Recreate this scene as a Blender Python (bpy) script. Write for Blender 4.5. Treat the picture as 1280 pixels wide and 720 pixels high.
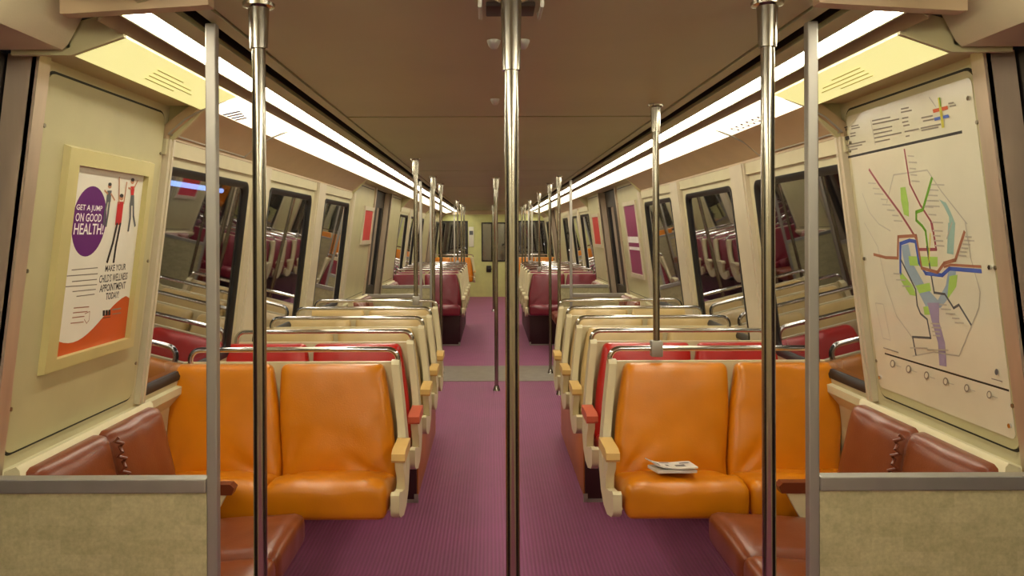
import bpy, bmesh, math, random
from mathutils import Vector, Matrix, noise
random.seed(7)
for o in list(bpy.data.objects): bpy.data.objects.remove(o)
SC = bpy.context.scene
COL = SC.collection
PI = math.pi

# ------------------------------------------------------------------ camera, world, exposure
CAMX, EYE = -0.057, 1.60
cam_d = bpy.data.cameras.new('camera'); cam = bpy.data.objects.new('camera', cam_d); COL.objects.link(cam)
cam_d.sensor_width = 36; cam_d.lens = 28.125; cam_d.shift_y = -69/1280; cam_d.shift_x = 27/1280; cam_d.clip_start = 0.02
cam.matrix_world = (Matrix.Translation((CAMX, 0, EYE)) @ Matrix.Rotation(PI/2, 4, 'X') @ Matrix.Rotation(-0.0035, 4, 'Z'))
SC.camera = cam
W = bpy.data.worlds.new('tunnel_dark'); SC.world = W; W.use_nodes = True
W.node_tree.nodes['Background'].inputs[0].default_value = (0.012, 0.014, 0.02, 1)
W.node_tree.nodes['Background'].inputs[1].default_value = 1.0
SC.view_settings.view_transform = 'Standard'; SC.view_settings.look = 'None'
SC.view_settings.gamma = 1; SC.view_settings.use_curve_mapping = False
SC.view_settings.exposure = 0.85
LAMP_POWER = 15.0

# ------------------------------------------------------------------ materials
def lin(r, g, b):
    f = lambda c: c/12.92 if c <= .04045 else ((c+.055)/1.055)**2.4
    return (f(r/255), f(g/255), f(b/255), 1)
def mat(name, rgb, rough=.5, metal=0, var=.06, scale=6, bump=0, bscale=60, spec=.5, coat=0, stretch=(1,1,1)):
    m = bpy.data.materials.new(name); m.use_nodes = True
    nt = m.node_tree; p = nt.nodes['Principled BSDF']
    p.inputs['Roughness'].default_value = rough; p.inputs['Metallic'].default_value = metal
    p.inputs['Specular IOR Level'].default_value = spec
    p.inputs['Coat Weight'].default_value = coat; p.inputs['Coat Roughness'].default_value = .12
    tc = nt.nodes.new('ShaderNodeTexCoord'); mp = nt.nodes.new('ShaderNodeMapping'); mp.inputs['Scale'].default_value = stretch
    nt.links.new(tc.outputs['Object'], mp.inputs[0])
    n = nt.nodes.new('ShaderNodeTexNoise'); n.inputs['Scale'].default_value = scale; n.inputs['Detail'].default_value = 4
    nt.links.new(mp.outputs[0], n.inputs['Vector'])
    cr = nt.nodes.new('ShaderNodeValToRGB'); c = lin(*rgb)
    cr.color_ramp.elements[0].position = .3; cr.color_ramp.elements[1].position = .7
    cr.color_ramp.elements[0].color = tuple(max(0, v*(1-var)) for v in c[:3])+(1,)
    cr.color_ramp.elements[1].color = tuple(min(1, v*(1+var)) for v in c[:3])+(1,)
    nt.links.new(n.outputs[0], cr.inputs[0]); nt.links.new(cr.outputs[0], p.inputs['Base Color'])
    if bump:
        n2 = nt.nodes.new('ShaderNodeTexNoise'); n2.inputs['Scale'].default_value = bscale; n2.inputs['Detail'].default_value = 3
        nt.links.new(mp.outputs[0], n2.inputs['Vector'])
        b = nt.nodes.new('ShaderNodeBump'); b.inputs['Strength'].default_value = bump; b.inputs['Distance'].default_value = .01
        nt.links.new(n2.outputs[0], b.inputs['Height']); nt.links.new(b.outputs[0], p.inputs['Normal'])
    return m
def vinyl(name, rgb, rough=.3, var=.12):
    """soft upholstery: large folds plus a fine grain"""
    m = mat(name, rgb, rough, 0, var, 4, 0, 1, .5)
    nt = m.node_tree; p = nt.nodes['Principled BSDF']; tc = nt.nodes['Texture Coordinate']
    a = nt.nodes.new('ShaderNodeTexNoise'); a.inputs['Scale'].default_value = 5; a.inputs['Detail'].default_value = 1; a.inputs['Distortion'].default_value = .3
    b = nt.nodes.new('ShaderNodeTexNoise'); b.inputs['Scale'].default_value = 160
    for n in (a, b): nt.links.new(tc.outputs['Object'], n.inputs['Vector'])
    b1 = nt.nodes.new('ShaderNodeBump'); b1.inputs['Strength'].default_value = .3; b1.inputs['Distance'].default_value = .03
    b2 = nt.nodes.new('ShaderNodeBump'); b2.inputs['Strength'].default_value = .12; b2.inputs['Distance'].default_value = .004
    nt.links.new(a.outputs[0], b1.inputs['Height']); nt.links.new(b.outputs[0], b2.inputs['Height'])
    nt.links.new(b1.outputs[0], b2.inputs['Normal']); nt.links.new(b2.outputs[0], p.inputs['Normal'])
    return m
def emit(name, rgb, power):
    m = bpy.data.materials.new(name); m.use_nodes = True; p = m.node_tree.nodes['Principled BSDF']
    p.inputs['Base Color'].default_value = (.8, .8, .8, 1); p.inputs['Emission Color'].default_value = lin(*rgb)
    p.inputs['Emission Strength'].default_value = power
    return m
def glass(name, tint, f0):
    m = bpy.data.materials.new(name); m.use_nodes = True; nt = m.node_tree
    for n in list(nt.nodes): nt.nodes.remove(n)
    out = nt.nodes.new('ShaderNodeOutputMaterial'); mix = nt.nodes.new('ShaderNodeMixShader')
    t = nt.nodes.new('ShaderNodeBsdfTransparent'); t.inputs[0].default_value = tint
    g = nt.nodes.new('ShaderNodeBsdfGlossy'); g.inputs['Roughness'].default_value = .02; g.inputs['Color'].default_value = (.95, .95, 1, 1)
    lw = nt.nodes.new('ShaderNodeLayerWeight'); lw.inputs['Blend'].default_value = .5
    pw = nt.nodes.new('ShaderNodeMath'); pw.operation = 'POWER'; pw.inputs[1].default_value = 2.5
    ma = nt.nodes.new('ShaderNodeMath'); ma.operation = 'MULTIPLY_ADD'; ma.inputs[1].default_value = 1-f0; ma.inputs[2].default_value = f0
    nt.links.new(lw.outputs['Facing'], pw.inputs[0]); nt.links.new(pw.outputs[0], ma.inputs[0]); nt.links.new(ma.outputs[0], mix.inputs[0])
    nt.links.new(t.outputs[0], mix.inputs[1]); nt.links.new(g.outputs[0], mix.inputs[2]); nt.links.new(mix.outputs[0], out.inputs[0])
    return m

M = dict(
    cream=mat('cream_wall_paint', (206, 197, 160), .45, var=.05, bump=.05, bscale=200),
    panel=mat('door_pocket_laminate', (190, 182, 138), .38, var=.05, bump=.04, bscale=250),
    pillar=mat('cream_window_pillar', (204, 192, 166), .4, var=.05),
    cove=mat('tan_cove_panel', (190, 165, 128), .5, var=.05),
    ceiling=mat('brown_ceiling_laminate', (178, 177, 134), .42, var=.05, scale=2, bump=.03, bscale=200),
    dark=mat('dark_slot', (26, 21, 17), .6),
    seam=mat('seam_brown', (60, 42, 30), .6),
    rubber=mat('black_window_rubber', (20, 18, 17), .45),
    steel=mat('stainless_steel', (172, 166, 152), .2, 1, .04, 20),
    chrome=mat('polished_chrome', (205, 203, 200), .12, 1, .03, 20),
    alu=mat('satin_aluminium', (178, 174, 164), .48, .75, .05, 15, stretch=(1, 1, .1)),
    jamb=mat('brushed_door_jamb', (198, 178, 154), .4, .6, .12, 14, stretch=(1, 1, .15)),
    shell=mat('cream_seat_shell', (222, 210, 170), .36, var=.04, bump=.03, bscale=220),
    orange=vinyl('orange_vinyl', (212, 128, 12)), red=vinyl('red_vinyl', (186, 34, 26)),
    beige=vinyl('beige_vinyl', (206, 178, 122)), maroon=vinyl('maroon_vinyl', (122, 32, 48)),
    brown=vinyl('brown_vinyl', (124, 60, 30), .3),
    arm_tan=mat('tan_armrest', (222, 182, 108), .4), arm_red=mat('red_armrest', (204, 92, 62), .4),
    arm_brown=mat('brown_armrest', (112, 52, 26), .4),
    boxside=mat('russet_side_panel', (178, 106, 44), .35, var=.2, scale=3), boxfront=mat('dark_maroon_panel', (58, 18, 22), .5),
    strip=mat('grey_floor_plate', (140, 128, 112), .45, var=.1, scale=10),
    white=mat('poster_white', (236, 232, 214), .3, var=.02), ink=mat('print_black', (34, 30, 28), .5), grey=mat('print_grey', (140, 130, 116), .5),
    purple=mat('print_purple', (98, 10, 112), .4), pred=mat('print_red', (200, 34, 38), .4), porange=mat('print_orange', (206, 84, 22), .4),
    pwhite=mat('print_white', (245, 240, 235), .4), skin=mat('print_skin', (196, 140, 104), .5), pgreyblue=mat('print_slate', (96, 98, 100), .5),
    mred=mat('map_red', (164, 84, 92), .4), mgreen=mat('map_green', (112, 172, 50), .4), morange=mat('map_orange', (170, 112, 84), .4),
    mblue=mat('map_blue', (70, 100, 190), .4), mriver=mat('map_river', (150, 172, 186), .4), mpark=mat('map_park', (168, 208, 96), .4),
    mmauve=mat('map_mauve_river', (160, 146, 176), .4), mgrey=mat('map_grey', (178, 172, 154), .4), myellow=mat('map_yellow', (206, 196, 60), .4), mteal=mat('map_teal', (150, 184, 172), .4),
    mapsheet=mat('map_sheet', (224, 219, 194), .16, var=.03, coat=.6),
    magenta=mat('print_magenta', (140, 30, 92), .4),
    endwall=mat('end_wall_green_cream', (218, 218, 146), .45, var=.06),
    lamp=emit('lamp_diffuser', (253, 245, 224), LAMP_POWER),
    band=emit('glowing_sign_band', (255, 240, 205), 1.1),  # glow put into the band face itself, treated as backlit
    bandtext=mat('faint_olive_print', (204, 194, 122), .5), bandcap=mat('pale_yellow_end_cap', (240, 230, 160), .35, var=.03), glowcap=emit('glowing_yellow_cover', (246, 240, 150), .45),  # end cover's weak glow stands in for lamplight falling on it
    paper=mat('newsprint', (226, 222, 212), .8, var=.05, scale=40), papertext=mat('newsprint_ink', (120, 116, 114), .8),
    glass=glass('window_glass', (.5, .54, .6, 1), .22), tunnel=mat('tunnel_concrete', (38, 36, 36), .9, var=.4, scale=1.2),
    leaf=mat('dark_door_leaf', (26, 21, 18), .4), gap=mat('brown_fascia', (122, 100, 70), .5), screw=mat('screw_steel', (150, 140, 120), .3, 1),
)
# ribbed purple carpet
def carpet():
    m = mat('ribbed_purple_carpet', (136, 48, 110), .6, var=.14, scale=2.2, spec=.5)
    nt = m.node_tree; p = nt.nodes['Principled BSDF']; tc = nt.nodes['Texture Coordinate']; ramp = nt.nodes['Color Ramp']
    w = nt.nodes.new('ShaderNodeTexWave'); w.bands_direction = 'X'; w.inputs['Scale'].default_value = 16; w.inputs['Distortion'].default_value = .15
    nt.links.new(tc.outputs['Object'], w.inputs[0])
    mx = nt.nodes.new('ShaderNodeMix'); mx.data_type = 'RGBA'; mx.blend_type = 'MULTIPLY'; mx.inputs['Factor'].default_value = .32
    nt.links.new(ramp.outputs[0], mx.inputs[6]); nt.links.new(w.outputs['Color'], mx.inputs[7])
    g = nt.nodes.new('ShaderNodeTexNoise'); g.inputs['Scale'].default_value = 220; nt.links.new(tc.outputs['Object'], g.inputs['Vector'])
    m2 = nt.nodes.new('ShaderNodeMix'); m2.data_type = 'RGBA'; m2.blend_type = 'OVERLAY'; m2.inputs['Factor'].default_value = .35
    nt.links.new(mx.outputs[2], m2.inputs[6]); nt.links.new(g.outputs[0], m2.inputs[7]); nt.links.new(m2.outputs[2], p.inputs['Base Color'])
    b = nt.nodes.new('ShaderNodeBump'); b.inputs['Strength'].default_value = .5; b.inputs['Distance'].default_value = .004
    nt.links.new(w.outputs['Fac'], b.inputs['Height']); nt.links.new(b.outputs[0], p.inputs['Normal'])
    p.inputs['Sheen Weight'].default_value = .7; p.inputs['Sheen Roughness'].default_value = .5; p.inputs['Sheen Tint'].default_value = lin(235, 170, 190)
    return m
M['carpet'] = carpet()
def patchy():
    m = mat('mottled_beige_laminate', (192, 182, 140), .5, var=.1, scale=40)
    nt = m.node_tree; p = nt.nodes['Principled BSDF']; ramp = nt.nodes['Color Ramp']; tc = nt.nodes['Texture Coordinate']
    mp = nt.nodes.new('ShaderNodeMapping'); mp.inputs['Rotation'].default_value = (PI/2, 0, 0)
    br = nt.nodes.new('ShaderNodeTexBrick'); br.inputs['Scale'].default_value = 11; br.inputs['Mortar Size'].default_value = 0
    br.inputs['Color1'].default_value = (.84, .84, .8, 1); br.inputs['Color2'].default_value = (1, 1, 1, 1); br.inputs['Brick Width'].default_value = .9; br.inputs['Row Height'].default_value = .42
    br.offset = .37
    nt.links.new(tc.outputs['Object'], mp.inputs[0]); nt.links.new(mp.outputs[0], br.inputs[0])
    n = nt.nodes.new('ShaderNodeTexNoise'); n.inputs['Scale'].default_value = 120; n.inputs['Detail'].default_value = 6; nt.links.new(tc.outputs['Object'], n.inputs['Vector'])
    mx = nt.nodes.new('ShaderNodeMix'); mx.data_type = 'RGBA'; mx.blend_type = 'MULTIPLY'; mx.inputs['Factor'].default_value = .8
    nt.links.new(ramp.outputs[0], mx.inputs[6]); nt.links.new(br.outputs[0], mx.inputs[7])
    m2 = nt.nodes.new('ShaderNodeMix'); m2.data_type = 'RGBA'; m2.blend_type = 'OVERLAY'; m2.inputs['Factor'].default_value = .25
    nt.links.new(mx.outputs[2], m2.inputs[6]); nt.links.new(n.outputs[0], m2.inputs[7]); nt.links.new(m2.outputs[2], p.inputs['Base Color'])
    return m
M['patchy'] = patchy()

# ------------------------------------------------------------------ mesh helpers
class MB:
    def __init__(s, side=1):
        s.v = []; s.f = []; s.mi = []; s.mats = []; s.k = side; s.cur = 0
    def use(s, name):
        m = M[name]
        if m not in s.mats: s.mats.append(m)
        s.cur = s.mats.index(m); return s
    def add(s, vs, fs):
        b = len(s.v); s.v += [(v[0]*s.k, v[1], v[2]) for v in vs]
        for f in fs: s.f.append([b+i for i in f]); s.mi.append(s.cur)
        return s
    def box(s, a, b, r=0):
        x0, x1 = sorted((a[0], b[0])); y0, y1 = sorted((a[1], b[1])); z0, z1 = sorted((a[2], b[2]))
        if r:
            bm = bmesh.new(); bmesh.ops.create_cube(bm, size=1)
            for v in bm.verts: v.co = Vector(((x0+x1)/2+v.co.x*(x1-x0), (y0+y1)/2+v.co.y*(y1-y0), (z0+z1)/2+v.co.z*(z1-z0)))
            bmesh.ops.bevel(bm, geom=bm.edges[:], offset=r, segments=2, profile=.5, affect='EDGES')
            bm.verts.index_update(); s.add([v.co[:] for v in bm.verts], [[v.index for v in f.verts] for f in bm.faces]); bm.free(); return s
        vs = [(x, y, z) for x in (x0, x1) for y in (y0, y1) for z in (z0, z1)]
        return s.add(vs, [(0,1,3,2),(4,6,7,5),(0,4,5,1),(2,3,7,6),(0,2,6,4),(1,5,7,3)])
    def prism(s, poly, ax, a, b, fx=None):
        """extrude polygon along axis ax from a to b; the polygon gives the other two coordinates in order"""
        n = len(poly); vs = []
        for t in (a, b):
            for p in poly:
                q = [p[0], p[1]]; q.insert(ax, t); vs.append(tuple(q))
        if fx: vs = [fx(v) for v in vs]
        fs = [[i, (i+1) % n, n+(i+1) % n, n+i] for i in range(n)]
        return s.add(vs, fs+[list(range(n))[::-1], list(range(n, 2*n))])
    def tube(s, path, r, seg=14, caps=True):
        P = [Vector(p) for p in path]; rs = r if isinstance(r, (list, tuple)) else [r]*len(P)
        vs = []; ref = None
        for i, p in enumerate(P):
            t = (P[min(i+1, len(P)-1)]-P[max(i-1, 0)]).normalized()
            if ref is None:
                ref = t.orthogonal().normalized()
            ref = (ref - t*ref.dot(t)).normalized(); u = t.cross(ref)
            for k in range(seg):
                a = 2*PI*k/seg; vs.append(tuple(p+(ref*math.cos(a)+u*math.sin(a))*rs[i]))
        fs = []
        for i in range(len(P)-1):
            for k in range(seg):
                k2 = (k+1) % seg; fs.append([i*seg+k, i*seg+k2, (i+1)*seg+k2, (i+1)*seg+k])
        if caps: fs += [list(range(seg))[::-1], [(len(P)-1)*seg+k for k in range(seg)]]
        return s.add(vs, fs)
    def pillow(s, size, r, fn, n=(14, 14, 5), puff=0, wr=0, seed=0, crease=0):
        """rounded, puffed cushion; local box of `size`, z = puff side, mapped into place by fn"""
        hx, hy, hz = (d/2 for d in size); bm = bmesh.new(); grid = {}
        nx, ny, nz = n; fs = []
        def vid(i, j, k):
            if (i, j, k) not in grid:
                x, y, z = (2*i/nx-1)*hx, (2*j/ny-1)*hy, (2*k/nz-1)*hz
                cx, cy, cz = max(-hx+r, min(hx-r, x)), max(-hy+r, min(hy-r, y)), max(-hz+r, min(hz-r, z))
                d = Vector((x-cx, y-cy, z-cz))
                if d.length > 1e-9: d = d.normalized()*r
                p = Vector((cx, cy, cz))+d
                u, v = p.x/hx, p.y/hy
                if p.z > 0:
                    p.z += puff*(1-u**4)*(1-v**4)
                    if wr: p.z += wr*noise.noise(Vector((p.x*9+seed, p.y*9, seed*1.7)))*(.4+.6*max(abs(u), abs(v))**2)
                    if crease:          # gathers that fan out from the lower corners
                        for sg in (-1, 1):
                            du, dv = (p.x-sg*hx)*-sg, p.y+hy
                            d = math.hypot(du, dv); an = math.atan2(dv, du+1e-6)
                            p.z -= crease*max(0, math.sin(an*7+seed*2+sg))**2*max(0, 1-abs(d-.13)/.15)*min(1, d/.05)
                grid[(i, j, k)] = (len(grid), fn(p))
            return grid[(i, j, k)][0]
        for i in range(nx):
            for j in range(ny):
                for k in (0, nz): fs.append([vid(i,j,k), vid(i+1,j,k), vid(i+1,j+1,k), vid(i,j+1,k)])
        for i in range(nx):
            for k in range(nz):
                for j in (0, ny): fs.append([vid(i,j,k), vid(i+1,j,k), vid(i+1,j,k+1), vid(i,j,k+1)])
        for j in range(ny):
            for k in range(nz):
                for i in (0, nx): fs.append([vid(i,j,k), vid(i,j+1,k), vid(i,j+1,k+1), vid(i,j,k+1)])
        vs = [None]*len(grid)
        for idx, p in grid.values(): vs[idx] = tuple(p)
        return s.add(vs, fs)
    def build(s, name, m=None, parent=None, angle=40, **props):
        me = bpy.data.meshes.new(name); off = parent_world(parent)
        bm = bmesh.new(); vv = [bm.verts.new((v[0]-off[0], v[1]-off[1], v[2]-off[2])) for v in s.v]
        for f, mi in zip(s.f, s.mi):
            try: bf = bm.faces.new([vv[i] for i in f]); bf.material_index = mi; bf.smooth = True
            except ValueError: pass
        bmesh.ops.recalc_face_normals(bm, faces=bm.faces)
        for e in bm.edges:
            if len(e.link_faces) == 2: e.smooth = e.calc_face_angle() < math.radians(angle)
        bm.to_mesh(me); bm.free()
        if s.mats and m is None:
            for x in s.mats: me.materials.append(x)
        else: me.materials.append(M[m] if isinstance(m, str) else m)
        o = bpy.data.objects.new(name, me); COL.objects.link(o)
        if parent is not None: o.parent = parent
        for k, v in props.items(): o[k] = v
        return o
def parent_world(p):
    x = Vector((0, 0, 0))
    while p is not None: x += p.location; p = p.parent
    return x
def thing(name, loc, label, cat, group=None):
    o = bpy.data.objects.new(name, None); o.empty_display_size = .05; COL.objects.link(o); o.location = loc
    o['label'] = label; o['category'] = cat
    if group: o['group'] = group
    return o
def dup(root, loc, label, group=None, mats=None):
    r = root.copy(); COL.objects.link(r); r.location = loc; r['label'] = label
    if group: r['group'] = group
    def rec(src, dst):
        for ch in [o for o in list(bpy.data.objects) if o.parent == src]:
            c = ch.copy(); COL.objects.link(c); c.parent = dst
            if mats:
                for key, m in mats.items():
                    if ch.name.split('.')[0] == key:
                        c.material_slots[0].link = 'OBJECT'; c.material_slots[0].material = M[m]
            rec(ch, c)
    rec(root, r); return r
def arc(c, r, a0, a1, n=6): return [(c[0]+r*math.cos(a0+(a1-a0)*i/n), c[1]+r*math.sin(a0+(a1-a0)*i/n)) for i in range(n+1)]
def rrect(y0, y1, z0, z1, r, n=6):
    return (arc((y1-r, z1-r), r, 0, PI/2, n)+arc((y0+r, z1-r), r, PI/2, PI, n)+arc((y0+r, z0+r), r, PI, 1.5*PI, n)+arc((y1-r, z0+r), r, 1.5*PI, 2*PI, n))
SN = {-1: 'left', 1: 'right'}
ORD = ['first', 'second', 'third', 'fourth', 'fifth', 'sixth', 'seventh', 'eighth', 'ninth', 'tenth', 'eleventh', 'twelfth', 'thirteenth', 'fourteenth', 'fifteenth', 'sixteenth', 'seventeenth', 'eighteenth']

# ------------------------------------------------------------------ wall plane
SL = .1215; WN = math.hypot(1, SL)
def Lw(z): return 1.521-SL*z
def wp(y, z, off=0):            # off > 0 is outward, away from the aisle (unsigned side)
    return (Lw(z)+off/WN, y, z+off*SL/WN)
def px(x, y, s):                # where a sight line meets the leaning side wall: (Y, z)
    dx = (613-x)/1000*(-1 if s > 0 else 1); dz = (291-y)/1000
    d = (Lw(EYE)+s*.057)/(dx+SL*dz); return d, EYE+dz*d
CEIL, COVE_Z = 2.16, 1.97
Y0, YE = -2.6, 20.0
WZ0, WZ1 = .985, 1.85           # window opening
DOORS = [(.55, 2.14), (8.45, 9.75), (16.3, 17.6)]
WINS = [(3.07, 4.09), (4.5, 5.53), (6.0, 7.0), (11.0, 12.0), (12.4, 13.4), (13.9, 14.9), (18.2, 19.3)]
PANELS = [(2.14, 3.04), (7.06, 8.45), (9.75, 10.95), (14.95, 16.3), (17.6, 18.15)]

# ------------------------------------------------------------------ floor, ceiling
f = MB().box((-1.50, Y0, -.06), (1.50, YE, 0)).build('floor', 'carpet'); f['kind'] = 'structure'
t = MB().box((-1.48, 8.62, 0), (1.48, 9.6, .004)).build('trim_1', 'strip'); t['kind'] = 'structure'
mb = MB().use('ceiling'); seams = [Y0, .5, 3.86, 7.2, 9.65, 13.0, 16.4, YE]
for a, b in zip(seams, seams[1:]): mb.box((-.742, a+.018, CEIL), (.742, b-.018, CEIL+.02))
mb.use('dark').box((-.76, Y0, CEIL+.012), (.76, YE, CEIL+.03))
for s in (-1, 1):
    mb.use('ceiling').box((s*.75, Y0, CEIL-.004), (s*.79, YE, CEIL+.09))            # slot lips
    mb.use('dark').box((s*.775, Y0, CEIL+.085), (s*1.3, YE, CEIL+.1)).box((s*.79, Y0, CEIL+.01), (s*.793, YE, CEIL+.09)).box((s*.842, Y0, CEIL+.01), (s*.845, YE, CEIL+.09))                # back of the slot and the trough
    mb.use('ceiling').prism([(s*.845, CEIL-.006), (s*.885, CEIL-.016), (s*.885, CEIL+.03), (s*.845, CEIL+.03)], 1, Y0, YE)
    mb.use('gap').prism([(s*.958, CEIL-.012), (s*1.002, CEIL-.046), (s*1.002, CEIL+.03), (s*.958, CEIL+.03)], 1, 1.93, YE)
o = mb.build('ceiling'); o['kind'] = 'structure'

# ------------------------------------------------------------------ side walls
for s in (-1, 1):
    mb = MB(s).use('cream')
    def ring(y0, y1, z0, z1, hy0, hy1, hz0, hz1, r):
        n = 6; inner = rrect(hy0, hy1, hz0, hz1, r, n); cs = [(hy1-r, hz1-r), (hy0+r, hz1-r), (hy0+r, hz0+r), (hy1-r, hz0+r)]
        oc = [(y1, z1), (y0, z1), (y0, z0), (y1, z0)]; outer = []
        for q in range(4):
            for k in range(n+1):
                a = q*PI/2+k*PI/2/n; ca, sa = math.cos(a), math.sin(a); cy, cz = cs[q]
                ty, tz = abs(oc[q][0]-cy), abs(oc[q][1]-cz)
                if abs(ca) >= abs(sa)-1e-6: y = oc[q][0]; z = cz+tz*(sa/abs(ca))
                else: z = oc[q][1]; y = cy+ty*(ca/abs(sa))
                outer.append((y, z))
        N = len(inner); vs = [wp(*p) for p in inner]+[wp(*p) for p in outer]+[wp(p[0], p[1], .05) for p in inner]
        fs = [[i, (i+1) % N, N+(i+1) % N, N+i] for i in range(N)]+[[i, (i+1) % N, 2*N+(i+1) % N, 2*N+i] for i in range(N)]
        mb.add(vs, fs)
    bays = []; prev = 3.0
    def solid(a, b, z0, z1): mb.add([wp(a, z0), wp(b, z0), wp(b, z1), wp(a, z1)], [(0, 1, 2, 3)])
    edges = {0: (3.04, 4.32), 1: (4.32, 5.78), 2: (5.78, 7.06), 3: (10.95, 12.2), 4: (12.2, 13.65), 5: (13.65, 14.95), 6: (18.15, YE)}
    for i, (a, b) in enumerate(WINS): ring(edges[i][0], edges[i][1], .95, COVE_Z, a, b, WZ0, WZ1, .05)
    for a, b in PANELS: solid(a, b, .95, 2.085)
    solid(Y0, .55, .95, 2.085)
    # lower wall: keeps leaning outwards, then drops to the floor; interrupted at the doors
    runs = [(Y0, .55), (2.14, 8.45), (9.75, 16.3), (17.6, YE)]
    for a, b in runs:
        lo = [(Lw(.95), .95), (Lw(.95), .92), (1.43, .86), (1.462, .46), (1.462, 0)]
        lo[1] = (Lw(.95)-.022, .945); lo.insert(2, (Lw(.95)-.022, .915))
        for p, q in zip(lo, lo[1:]):
            mb.add([(p[0], a, p[1]), (p[0], b, p[1]), (q[0], b, q[1]), (q[0], a, q[1])], [(0, 1, 2, 3)])
    for a, b in ((.95, .0),):
        pass
    o = mb.build('wall_'+SN[s]); o['kind'] = 'structure'
    # raised pillars between the windows
    for n, (a, b) in enumerate([(3.015, 3.065), (4.17, 4.42), (5.62, 5.9), (7.06, 7.2), (12.08, 12.32), (13.48, 13.82)]):
        mb = MB(s).use('pillar')
        mb.prism([wp(0, .96, -.022)[::2], wp(0, .96, .0)[::2], wp(0, 1.96, .0)[::2], wp(0, 1.96, -.022)[::2]], 1, a, b)
        mb.prism([wp(0, .96, -.028)[::2], wp(0, .96, .0)[::2], wp(0, 1.96, .0)[::2], wp(0, 1.96, -.028)[::2]], 1, a+.02, a+.035)
        o = mb.build('trim_%d' % (10+n+(20 if s > 0 else 0))); o['kind'] = 'structure'
    # cove between the light band and the windows
    mb = MB(s).use('cove')
    for a, b in [(3.0, 7.06), (10.95, 14.95), (18.15, YE)]:
        mb.prism([(1.138, 2.08), (1.16, 2.10), (Lw(COVE_Z)+.02, COVE_Z+.02), (Lw(COVE_Z)+.02, COVE_Z-.012), (Lw(COVE_Z)-.012, COVE_Z-.012), (Lw(COVE_Z)-.012, COVE_Z)], 1, a, b)
        mb.use('cream').prism([wp(0, 1.90, -.014)[::2], wp(0, 1.90, 0)[::2], wp(0, 1.958, 0)[::2], wp(0, 1.958, -.014)[::2]], 1, a, b); mb.use('cove')
    mb.use('panel')
    for yy in (3.03, 7.05, 10.94, 14.94, 18.14): mb.prism([(1.138, 2.085), (1.138, 2.075), (Lw(COVE_Z)-.02, COVE_Z-.02), (Lw(COVE_Z), COVE_Z-.02), (1.275, 2.085)], 1, yy, yy+.016)
    # underside of the light band over the panels and the doors
    for a, b in [(2.06, 3.0), (7.06, 8.45), (8.45, 9.75), (9.75, 10.95), (14.95, 16.3), (16.3, 17.6), (17.6, 18.15)]:
        mb.use('panel').prism([(1.138, 2.08), (1.30, 2.08), (1.30, 2.10), (1.138, 2.10)], 1, a, b)
    o = mb.build('trim_%d' % (2 if s < 0 else 3)); o['kind'] = 'structure'
    # windows
    for i, (a, b) in enumerate(WINS):
        wn = MB(s); N = 28
        r0 = rrect(a, b, WZ0, WZ1, .05); r1 = rrect(a+.022, b-.022, WZ0+.022, WZ1-.022, .045)
        loops = [[wp(y, z, -.006) for y, z in rrect(a-.012, b+.012, WZ0-.012, WZ1+.012, .055)], [wp(y, z, -.006) for y, z in rrect(a+.004, b-.004, WZ0+.004, WZ1-.004, .05)],
                 [wp(y, z, .008) for y, z in r1], [wp(y, z, .05) for y, z in r1], [wp(y, z, .05) for y, z in rrect(a-.012, b+.012, WZ0-.012, WZ1+.012, .055)]]
        n = len(r0); vs = [v for L in loops for v in L]; m5 = len(loops)
        wn.add(vs, [[k*n+i2, k*n+(i2+1) % n, ((k+1) % m5)*n+(i2+1) % n, ((k+1) % m5)*n+i2] for k in range(m5) for i2 in range(n)])
        w = wn.build('window_%d' % (i+1+(len(WINS) if s > 0 else 0)), 'rubber'); w['kind'] = 'structure'
        g = MB(s); loop = rrect(a+.015, b-.015, WZ0+.015, WZ1-.015, .06)
        g.add([wp(y, z, .014) for y, z in loop], [list(range(len(loop)))])
        g.build('pane', 'glass', w)
    # dark tunnel side beyond the glass
    o = MB(s).box((2.6, Y0-3, -1), (2.7, YE+3, 4)).build('trim_%d' % (4 if s < 0 else 5), 'tunnel'); o['kind'] = 'structure'
    # doors with jambs and the operator cover above them
    for i, (a, b) in enumerate(DOORS):
        nm = 'door_%d' % (i+1+(3 if s > 0 else 0)); d = MB(s)
        y = (a+b)/2
        dz0, dz1 = .02, 2.08
        def DP(yy, z, off): return (Lw(max(z, .46))+off, yy, z)
        for (p, q) in ((a, y-.004), (y+.004, b)):
            zz = [.0, .46, .98, 1.9, 2.08]
            st = .11
            def slab(pp, qq, z0, z1, o0=.07, o1=.105):
                vs = [DP(pp, z0, o0), DP(qq, z0, o0), DP(qq, z1, o0), DP(pp, z1, o0), DP(pp, z0, o1), DP(qq, z0, o1), DP(qq, z1, o1), DP(pp, z1, o1)]
                d.add(vs, [(0,1,2,3),(4,5,6,7),(0,1,5,4),(2,3,7,6),(0,3,7,4),(1,2,6,5)])
            slab(p, q, 0, .46); slab(p, q, .46, .98); slab(p, q, 1.9, 2.08); slab(p, p+st, .98, 1.9); slab(q-st, q, .98, 1.9)
        dd = d.build(nm, M['leaf']); dd['kind'] = 'structure'
        for (p, q) in ((a, y), (y, b)):
            g = MB(s); g.add([DP(p+.1, .97, .088), DP(q-.1, .97, .088), DP(q-.1, 1.91, .088), DP(p+.1, 1.91, .088)], [(0, 1, 2, 3)]); g.build('pane', 'glass', dd)
        j = MB(s)
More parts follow.
